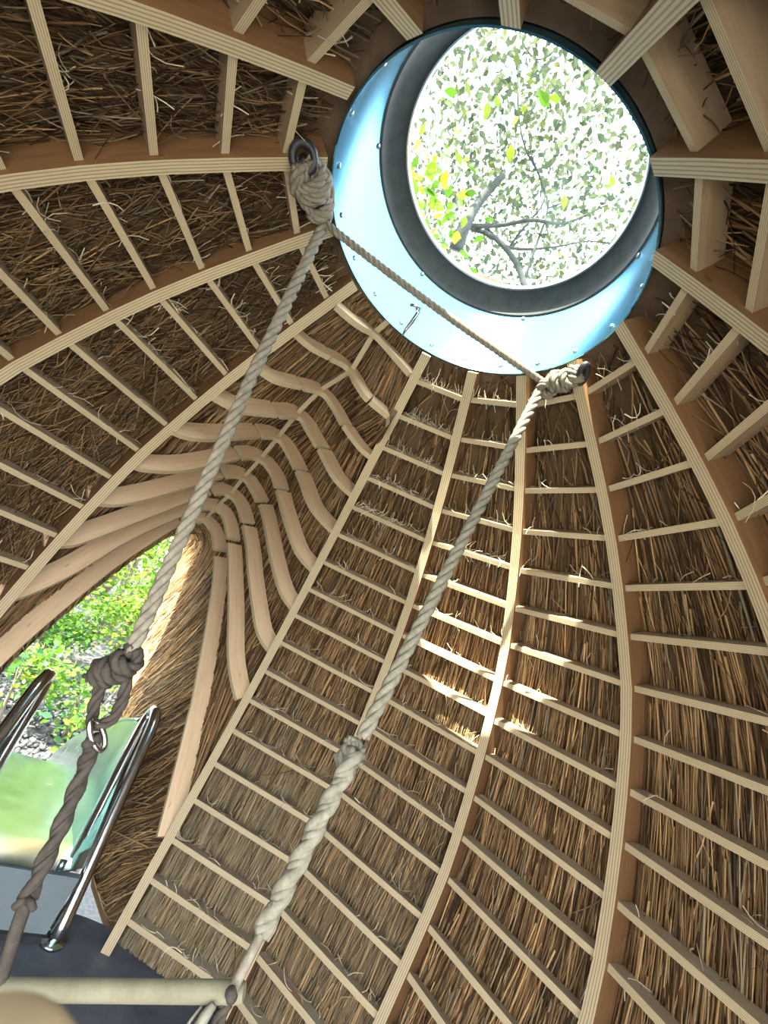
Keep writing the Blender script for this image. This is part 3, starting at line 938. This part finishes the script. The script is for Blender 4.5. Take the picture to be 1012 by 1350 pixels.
# right rope
r2 = inv_path([(716, 506), (600, 732), (478, 972), (470, 990), (425, 1075), (345, 1230), (310, 1298)], 1.38, 0.715)
P_(tubes('rope', twisted(r2[:3], 0.0165, 3), ROPE))
r2b = spline(r2[3:6], 30)
P_(tubes('doubled_rope', twisted(r2b, 0.0200, 2, 0.105, 8) + twisted(r2b, 0.016, 3, 0.05, 5), ROPE))
P_(tubes('rope_tail', [(np.vstack([r2[5], r2[6], r2[6] + (r2[6] - r2[5]) * 0.25]), 0.0088, 8)], ROPEG))
def wraps(c, ax, R, n, r, span, mat, name='knot', sides=7, squash=1.0):
    """a knot: n turns of rope wound round the axis ax at c, plus a crossing turn"""
    ax = nrm(ax); u = nrm(np.cross(ax, RC[2])); v = np.cross(ax, u)
    t = np.linspace(0, 1, 16 * n)
    a = t * n * 2 * np.pi
    bulge = 0.8 + 0.35 * np.sin(t * np.pi)
    P = c + ax * ((t - 0.5) * span)[:, None] + R * bulge[:, None] * (np.cos(a)[:, None] * u + squash * np.sin(a)[:, None] * v)
    t2 = np.linspace(0, 1, 24)
    Q = c + ax * ((t2 - 0.5) * span * 0.9)[:, None] + R * 1.25 * (np.cos(2.2 * t2 * np.pi - .8)[:, None] * u + np.sin(2.2 * t2 * np.pi - .8)[:, None] * v)
    return P_(tubes(name, twisted(P, r, 3, r * 5, 5) + twisted(Q, r, 3, r * 5, 5), mat))
d2 = 0.92
wraps(at(463, 996, d2), at(478, 972, d2) - at(452, 1018, d2), 0.017, 3, 0.0115, 0.05, ROPE)
fr = []
for dx, dy in ((-8, 22), (-2, 26), (4, 22), (8, 25)):
    fr.append((np.array([at(460, 1006, d2 - .03), at(460 + dx * .5, 1012 + dy * .4, d2 - .035), at(458 + dx, 1004 + dy, d2 - .03)]), np.array([0.005, 0.004, 0.0015]), 5))
P_(tubes('frayed_end', fr, ROPE))
# left rope
r1 = inv_path([(427, 296), (330, 500), (172, 862), (150, 880), (126, 968), (104, 1040), (38, 1180), (30, 1200), (0, 1290)], 1.23, 0.715)
P_(tubes('rope', twisted(r1[:3], 0.0165, 3), ROPEG))
dk = np.linalg.norm((r1[3] - CAM) @ RC[2].reshape(3, 1))
kc = at(154, 880, dk)
wraps(kc, at(190, 858, dk) - at(122, 894, dk), 0.0185, 3, 0.0150, 0.085, ROPED)
P_(tubes('knot_tail', twisted(np.array([at(132, 884, dk), at(122, 890, dk), at(113, 893, dk)]), 0.010, 3), ROPED))
lp = spline(np.array([at(160, 884, dk), at(166, 900, dk), at(160, 925, dk), at(148, 948, dk), at(132, 956, dk - .01), at(122, 950, dk), at(124, 930, dk), at(133, 905, dk), at(142, 884, dk)]), 50)
P_(tubes('rope_eye', twisted(lp, 0.0125, 3, 0.10), ROPED))
lk = [at(128 + 9 * math.cos(a) - 14 * math.sin(a) * -0.35, 969 + 20 * math.sin(a), dk - 0.02 + 0.012 * math.cos(a)) for a in np.linspace(0, 2 * np.pi, 28, endpoint=False)]
P_(tubes('chain_link', [(lk, 0.0055, 8, True)], TUBE))
r1b = spline(np.array([at(122, 974, dk - .03), at(112, 1010, .86), at(80, 1090, .81), at(52, 1150, .775), at(36, 1186, .755)]), 40)
P_(tubes('doubled_rope', twisted(r1b, 0.0168, 2, 0.11, 8) + twisted(r1b, 0.0130, 3, 0.055, 5), ROPED))
P_(tubes('knot_tail', [(np.array([at(34, 1186, .75), at(26, 1190, .745), at(17, 1197, .74)]), np.array([.008, .0075, .006]), 7), (np.array([at(36, 1186, .75), at(42, 1192, .745), at(45, 1200, .74)]), np.array([.007, .006, .005]), 7)], ROPED))
P_(tubes('rope_tail', [(np.vstack([at(36, 1184, .755), at(22, 1225, .745), at(2, 1286, .72), at(-4, 1306, .72)]), 0.0115, 8)], ROPED))
# the bar, drilled for the ropes
b0, b1 = at(-40, 1304, 0.72), at(322, 1308, 0.72)
ax = nrm(b1 - b0)
t = np.r_[0, 0.004, np.linspace(0.012, np.linalg.norm(b1 - b0) - 0.012, 20), np.linalg.norm(b1 - b0) - 0.004, np.linalg.norm(b1 - b0)]
rad = np.full(len(t), 0.0152); rad[[0, -1]] = 0.0118; rad[[1, -2]] = 0.0142
bar = tubes('crossbar', [(b0 + ax * t[:, None], rad, 24)], BARM)
shade_auto(bar); P_(bar)
P_(tubes('rope_stub', twisted(np.array([at(300, 1318, .715), at(291, 1334, .715), at(288, 1352, .71), at(286, 1372, .70)]), 0.0125, 3), ROPED))
P_(tubes('frayed_end', [(np.array([at(282, 1324, .70), at(270, 1340, .69), at(258, 1362, .68)]), np.array([.006, .009, .010]), 6), (np.array([at(266, 1326, .71), at(252, 1344, .705), at(240, 1362, .70)]), np.array([.0022, .0026, .0026]), 5)], ROPE))
P_(tubes('hole_plug', [(np.array([r2[6] - RC[1] * 0.012 - RC[2] * 0.022, r2[6] + RC[1] * .004 - RC[2] * 0.016]), 0.0095, 10)], ROPED))
# upper fastenings
n1, n2 = r1[0], r2[0]
h1, h2 = at(400, 208, 1.06), at(768, 493, 1.27)
P_(tubes('hook', [([h1 + 0.028 * (math.cos(a) * RC[0] + math.sin(a) * RC[1] * .8) + RC[2] * 0.02 * math.sin(a) for a in np.linspace(0, 2 * np.pi, 20, endpoint=False)], 0.011, 8, True), ([h1, h1 + RC[2] * .06], 0.014, 8)], IRON))
P_(tubes('hook', [([h2 + 0.022 * (math.cos(a) * RC[0] * .5 + math.sin(a) * RC[1]) + RC[2] * 0.02 * math.sin(a) for a in np.linspace(0, 2 * np.pi, 20, endpoint=False)], 0.010, 8, True), ([h2, h2 + RC[2] * .08], 0.012, 8)], IRON))
def lashing(a, b, wdt, n, r):
    sp = []
    u = nrm(np.cross(b - a, RC[2]))
    for k in range(n):
        q = (k - (n - 1) / 2) / max(1, (n - 1) / 2)
        bow = -RC[2] * (0.018 * (1 - q * q))
        L_ = [a + u * q * wdt * 0.4, a * .7 + b * .3 + u * q * wdt + bow, a * .35 + b * .65 + u * q * wdt * (0.9 if k % 2 else -0.5) + bow * 1.2, b + u * q * wdt * 0.2]
        sp += twisted(spline(np.array(L_), 24), r, 3, r * 6, 5)
    return sp
P_(tubes('knot', lashing(h1 + RC[1] * .012, n1, 0.046, 6, 0.0150), ROPEG))
wraps(at(412, 242, 1.11), h1 - n1, 0.033, 3, 0.0140, 0.06, ROPEG)
wraps(at(421, 274, 1.16), h1 - n1, 0.024, 2, 0.0130, 0.03, ROPEG)
P_(tubes('knot_tail', twisted(spline(np.array([at(420, 285, 1.17), at(405, 275, 1.14), at(394, 257, 1.12), at(385, 240, 1.11)]), 16), 0.011, 3), ROPEG))
P_(tubes('knot', lashing(h2, n2, 0.024, 4, 0.0140), ROPE))
wraps(at(740, 502, 1.31), h2 - n2, 0.022, 3, 0.0135, 0.07, ROPE)
wraps(at(722, 512, 1.35), r2[1] - n2, 0.020, 2, 0.0125, 0.026, ROPE)
P_(tubes('frayed_end', [(np.array([h2 - RC[0] * .01, h2 + (-RC[1]) * .03 + RC[0] * .01, at(775, 482, 1.25)]), np.array([.009, .007, .004]), 6)], ROPE))
xr = np.linspace(n1 - RC[2] * .01, n2 - RC[2] * .01, 12)
xr += -UP * (np.sin(np.linspace(0, np.pi, 12)) * 0.012)[:, None]
P_(tubes('cross_rope', twisted(xr, 0.0118, 3, 0.055), ROPEG))
dh = 1.29
P_(tubes('steel_strap', [(np.array([at(549, 404, dh - .03), at(551, 412, dh - .02), at(543, 424, dh), at(535, 434, dh + .01), at(530, 443, dh + .02)]), np.array([.004, .0065, .0065, .0055, .0035]), 8),
                          (np.array([at(541, 402, dh - .03), at(548, 403, dh - .035), at(553, 408, dh - .02)]), 0.005, 7)], TUBE))

def under(child, part):
    child.parent = part
    child.matrix_parent_inverse = Matrix.Identity(4)
ch = list(sw.children)
ropes = [o for o in ch if o.name.split('.')[0] == 'rope']
rope_right, rope_left = ropes
nr_seen = False
for o in ch:
    kind_ = o.name.split('.')[0]
    if kind_ in ('knot', 'knot_tail', 'frayed_end', 'rope_eye'):
        c_ = sum((v.co for v in o.data.vertices), Vector()) / len(o.data.vertices)
        d_ = RC @ (np.array(c_) - CAM)
        px, py = 506 + F_ * d_[0] / d_[2], 675 + F_ * d_[1] / d_[2]
        if py < 1280:
            under(o, rope_right if px > (600 if py < 600 else 330) else rope_left)
for hnd, ft in zip([o for o in sl.children if o.name.split('.')[0] == 'handle'], [o for o in sl.children if o.name.split('.')[0] == 'handle_foot']):
    under(ft, hnd)
# ------------------------------------------------------------------ fingertip of the photographer, close to the lens
def finger():
    a, b = at(-202, 1930, 0.034), at(-8, 1372, 0.034)
    ax_ = nrm(b - a)
    u = nrm(np.cross(ax_, RC[2])); v = np.cross(ax_, u)
    n, sd = 22, 20
    L_ = np.linalg.norm(b - a)
    t_ = np.linspace(0, 1, n)
    V, F = [], []
    for q in t_:
        r_ = 0.0092 * math.sqrt(max(0.0, 1 - max(0, (q - 0.72) / 0.28) ** 2.0)) * (1 + 0.04 * math.sin(q * 9))
        for k in range(sd):
            an = 2 * math.pi * k / sd
            V.append(a + ax_ * L_ * q + r_ * (math.cos(an) * u + 0.86 * math.sin(an) * v))
    for i_ in range(n - 1):
        for k in range(sd):
            k2 = (k + 1) % sd
            F.append((i_ * sd + k, i_ * sd + k2, (i_ + 1) * sd + k2, (i_ + 1) * sd + k))
    F.append(tuple(range(sd))[::-1])
    return mk('fingertip', V, F, SKIN, None, smooth=True)
fg = tag(finger(), "person's blurred tan fingertip in the bottom left corner below the swing bar", 'finger')

# ------------------------------------------------------------------ plants
def leaf_mesh(name, cen, nrmv, size, col, parent, mats=None):
    """diamond leaves folded along the midrib: 6 vertices, 4 quads-as-tris each"""
    n = len(cen)
    d = rng.normal(size=(n, 3)); d /= np.linalg.norm(d, axis=1)[:, None]
    nv = nrmv / (np.linalg.norm(nrmv, axis=1)[:, None] + 1e-9)
    x = np.cross(nv, d); x /= np.linalg.norm(x, axis=1)[:, None] + 1e-9
    y = np.cross(nv, x)
    s = size[:, None]
    base, tip = cen - x * s * .5, cen + x * s * .55 - nv * s * .08
    m1, m2 = cen - x * s * .15 - nv * s * .05, cen + x * s * .25 - nv * s * .05
    l1, r1_ = cen + y * s * .30 - x * s * .08, cen - y * s * .30 - x * s * .08
    l2, r2_ = cen + y * s * .20 + x * s * .25, cen - y * s * .20 + x * s * .25
    V = np.stack([base, l1, l2, tip, r2_, r1_, m1, m2], 1).reshape(-1, 3)
    F = np.array([[0, 6, 1], [1, 6, 7], [1, 7, 2], [2, 7, 3], [0, 5, 6], [5, 7, 6], [5, 4, 7], [4, 3, 7]])
    Fs = (F[None] + 8 * np.arange(n)[:, None, None]).reshape(-1, 3)
    return fast_mesh(name, V, Fs, mats or LEAF, parent, np.repeat(col, 8, 0))
G1, G2, G3, GY = A(0.065, 0.155, 0.02), A(0.13, 0.25, 0.03), A(0.035, 0.125, 0.045), A(0.26, 0.29, 0.035)
def greens(n, pal, wts):
    k = rng.choice(len(pal), n, p=wts)
    return np.array(pal)[k] * rng.uniform(0.7, 1.25, (n, 1))

def shrub(name, label, cat, base, h, rad, n, pal, wts, size, group=None, stems=5):
    root = empty(name, tuple(base))
    tag(root, label, cat, group)
    sp = []
    tips = []
    for k in range(stems):
        a = 2 * math.pi * (k + rng.random()) / stems
        top = base + A(math.cos(a) * rad * .6, math.sin(a) * rad * .6, h * rng.uniform(.6, .95))
        pth = spline(np.array([base + A(math.cos(a), math.sin(a), 0) * 0.04, base * .5 + top * .5 + A(rng.normal(), rng.normal(), 0) * .08 * rad, top]), 8)
        sp.append((pth, np.linspace(0.022, 0.006, 8) * max(1, h / 1.5), 6)); tips.append(pth)
    into(tubes('stem', sp[:1], BARK), root)
    for q in sp[1:]:
        into(tubes('stem', [q], BARK), root)
    nb = max(8, n // 60)
    bc = np.array([tips[rng.integers(stems)][rng.integers(3, 8)] for _ in range(nb)]) + rng.normal(size=(nb, 3)) * A(rad, rad, h * .35) * 0.38
    c = bc[rng.integers(nb, size=n)] + rng.normal(size=(n, 3)) * 0.11 * max(1, h / 1.6)
    c[:, 2] = np.maximum(c[:, 2], base[2] + 0.03)
    nv = rng.normal(size=(n, 3)) * 0.6 + A(0, 0, 1)
    o = leaf_mesh('foliage', c, nv, size * rng.uniform(.6, 1.3, n), greens(n, pal, wts), None)
    o['kind'] = 'stuff'
    into(o, root)
    return root
def gp(e_, t_):
    return etz([[e_, t_, GZ]])[0]
shrub('leafy_shrub', 'bright green leafy bush at the left of the doorway view', 'bush', gp(6.6, 1.5), 2.3, 1.0, 2600, [G1, G2, G3], [.3, .4, .3], 0.10)
shrub('leafy_shrub', 'low fern-like green plant just behind the gravel by the slide', 'bush', gp(7.3, 0.35), 1.0, .7, 1300, [G1, G2, G3], [.3, .5, .2], 0.09)
shrub('leafy_shrub', 'yellow-green bush behind the swing rope knot', 'bush', gp(8.0, -0.5), 2.7, 1.0, 2600, [G1, G2, GY], [.3, .5, .2], 0.10)
shrub('leafy_shrub', 'autumn-tinted green bush beside the sunlit thatch edge', 'bush', gp(7.0, -1.2), 2.2, .8, 1800, [G1, G2, A(.5, .28, .06)], [.35, .45, .2], 0.09)
shrub('young_tree', 'tall bluish-green young tree on the left beyond the slide', 'tree', gp(9.5, 2.6), 4.6, 1.5, 3600, [G3, G1, G2], [.45, .3, .25], 0.12, stems=6)
shrub('young_tree', 'tall sunny green young tree seen through the top of the doorway', 'tree', gp(10.5, -0.3), 5.2, 1.6, 3800, [G2, G1, GY], [.5, .25, .25], 0.12, stems=6)
shrub('young_tree', 'slim dark green young tree far right beyond the doorway', 'tree', gp(12.0, -2.4), 4.6, 1.4, 2600, [G1, G2, G3], [.4, .3, .3], 0.12, stems=5)

for e_, t_, h_, lab in ((4.9, 0.95, 1.0, 'low green plant left of the slide end, against the gravel'), (5.0, 0.30, .85, 'small green fern at the far edge of the gravel'), (5.1, -0.32, .95, 'low leafy plant between the gravel and the swing knot'), (5.6, -0.95, 1.3, 'small yellow-green plant by the sunlit edge of the thatch')):
    shrub('low_plant', lab, 'plant', gp(e_, t_), h_, .36, 420, [G1, G2, G3, GY], [.3, .4, .2, .1], 0.085, stems=4)
for k, (e_, t_, h_) in enumerate(((14.5, 3.4, 8.5), (15.5, 0.2, 9.5), (14.5, -3.6, 8.5))):
    shrub('broadleaf_tree', ('big dense green tree at the far left of the garden', 'big sunny green tree in the middle of the far garden', 'big green tree at the far right of the garden')[k], 'tree', gp(e_, t_), h_, 2.6, 4200, [G1, G2, G3], [.35, .45, .2], 0.26, stems=7)
# overhead tree: boughs traced across the skylight, about three metres above it
tr = empty('overhanging_tree', (2.2, 2.6, GZ))
tag(tr, 'tree with bare forked boughs and small leaves above the skylight', 'tree')
into(tubes('trunk', [(spline(np.array([[2.2, 2.6, GZ], [2.0, 2.7, 1.2], [1.5, 2.9, 3.2], at(745, 560, 5.6)]), 20), np.linspace(.17, .07, 20), 12)], BARK), tr)
BR = [([(745, 560), (705, 440), (690, 372), (676, 340), (650, 312), (612, 298)], 5.6, .055, .03),
      ([(600, 330), (612, 298), (630, 268), (662, 232)], 5.5, .10, .045),
      ([(612, 298), (660, 297), (700, 290), (745, 294), (800, 270)], 5.6, .035, .012),
      ([(690, 372), (706, 325), (722, 275), (715, 245), (700, 205)], 5.7, .022, .011),
      ([(722, 275), (750, 262), (762, 240)], 5.7, .013, .006),
      ([(640, 300), (670, 326), (720, 327), (775, 318), (810, 322)], 5.8, .024, .008),
      ([(668, 330), (690, 300), (715, 270), (716, 240), (690, 190), (682, 120), (686, 50), (680, -20)], 5.9, .018, .008),
      ([(690, 60), (706, 78), (728, 70), (742, 40)], 5.9, .012, .008),
      ([(706, 78), (722, 96), (750, 92)], 5.9, .009, .005),
      ([(545, 210), (560, 190), (572, 160)], 4.6, .008, .004),
      ([(590, 250), (605, 230), (612, 190)], 4.6, .008, .004)]
for pts, dz_, ra, rb in BR:
    pp = spline(np.array([at(x, y, dz_ + 0.10 * rng.normal()) for x, y in pts]), 18)
    into(tubes('bough', [(pp, np.linspace(ra, rb, 18), 8)], BOUGH), tr)
PALE = [A(.065, .09, .066), A(.09, .11, .082), A(.05, .075, .062), A(.09, .115, .045)]
n = 9000
cx = at(700, 205, 6.2)
c = cx + rng.normal(size=(n, 3)) * A(1.9, 1.9, 0.75)
c = c[c[:, 2] > 4.2]
for hole, rad_h in ((A(0.02, 0.20, 2.6), 0.22), (A(0.04, 0.43, 2.65), 0.15)):   # gaps the sun comes through
    d_ = c - hole
    c = c[np.linalg.norm(d_ - (d_ @ SUN)[:, None] * SUN, axis=1) > rad_h]
n = len(c)
o = leaf_mesh('foliage', c, rng.normal(size=(n, 3)) * .7 + A(0, 0, 1), rng.uniform(.065, .135, n), greens(n, PALE, [.35, .3, .25, .1]), None, CANOPY)
o['kind'] = 'stuff'; into(o, tr)
# nearer twig of large leaves low on the left of the skylight, every leaf its own part
for k in range(150):
    a, rr2 = rng.uniform(0, 6.28), abs(rng.normal())
    x, y = 568 + 24 * rng.normal(), 255 + 50 * rng.normal()
    if k % 9 == 0:
        x, y = rng.uniform(600, 830), rng.uniform(100, 380)
    p = at(x, y, rng.uniform(4.0, 4.7))
    o = leaf_mesh('leaf', p[None], (rng.normal(size=(1, 3)) * .6 + A(0, 0, 1)), A(rng.uniform(.08, .17)), greens(1, [G2, A(.19, .24, .03), G1], [.4, .25, .35]), None, CANOPY)
    into(o, tr)
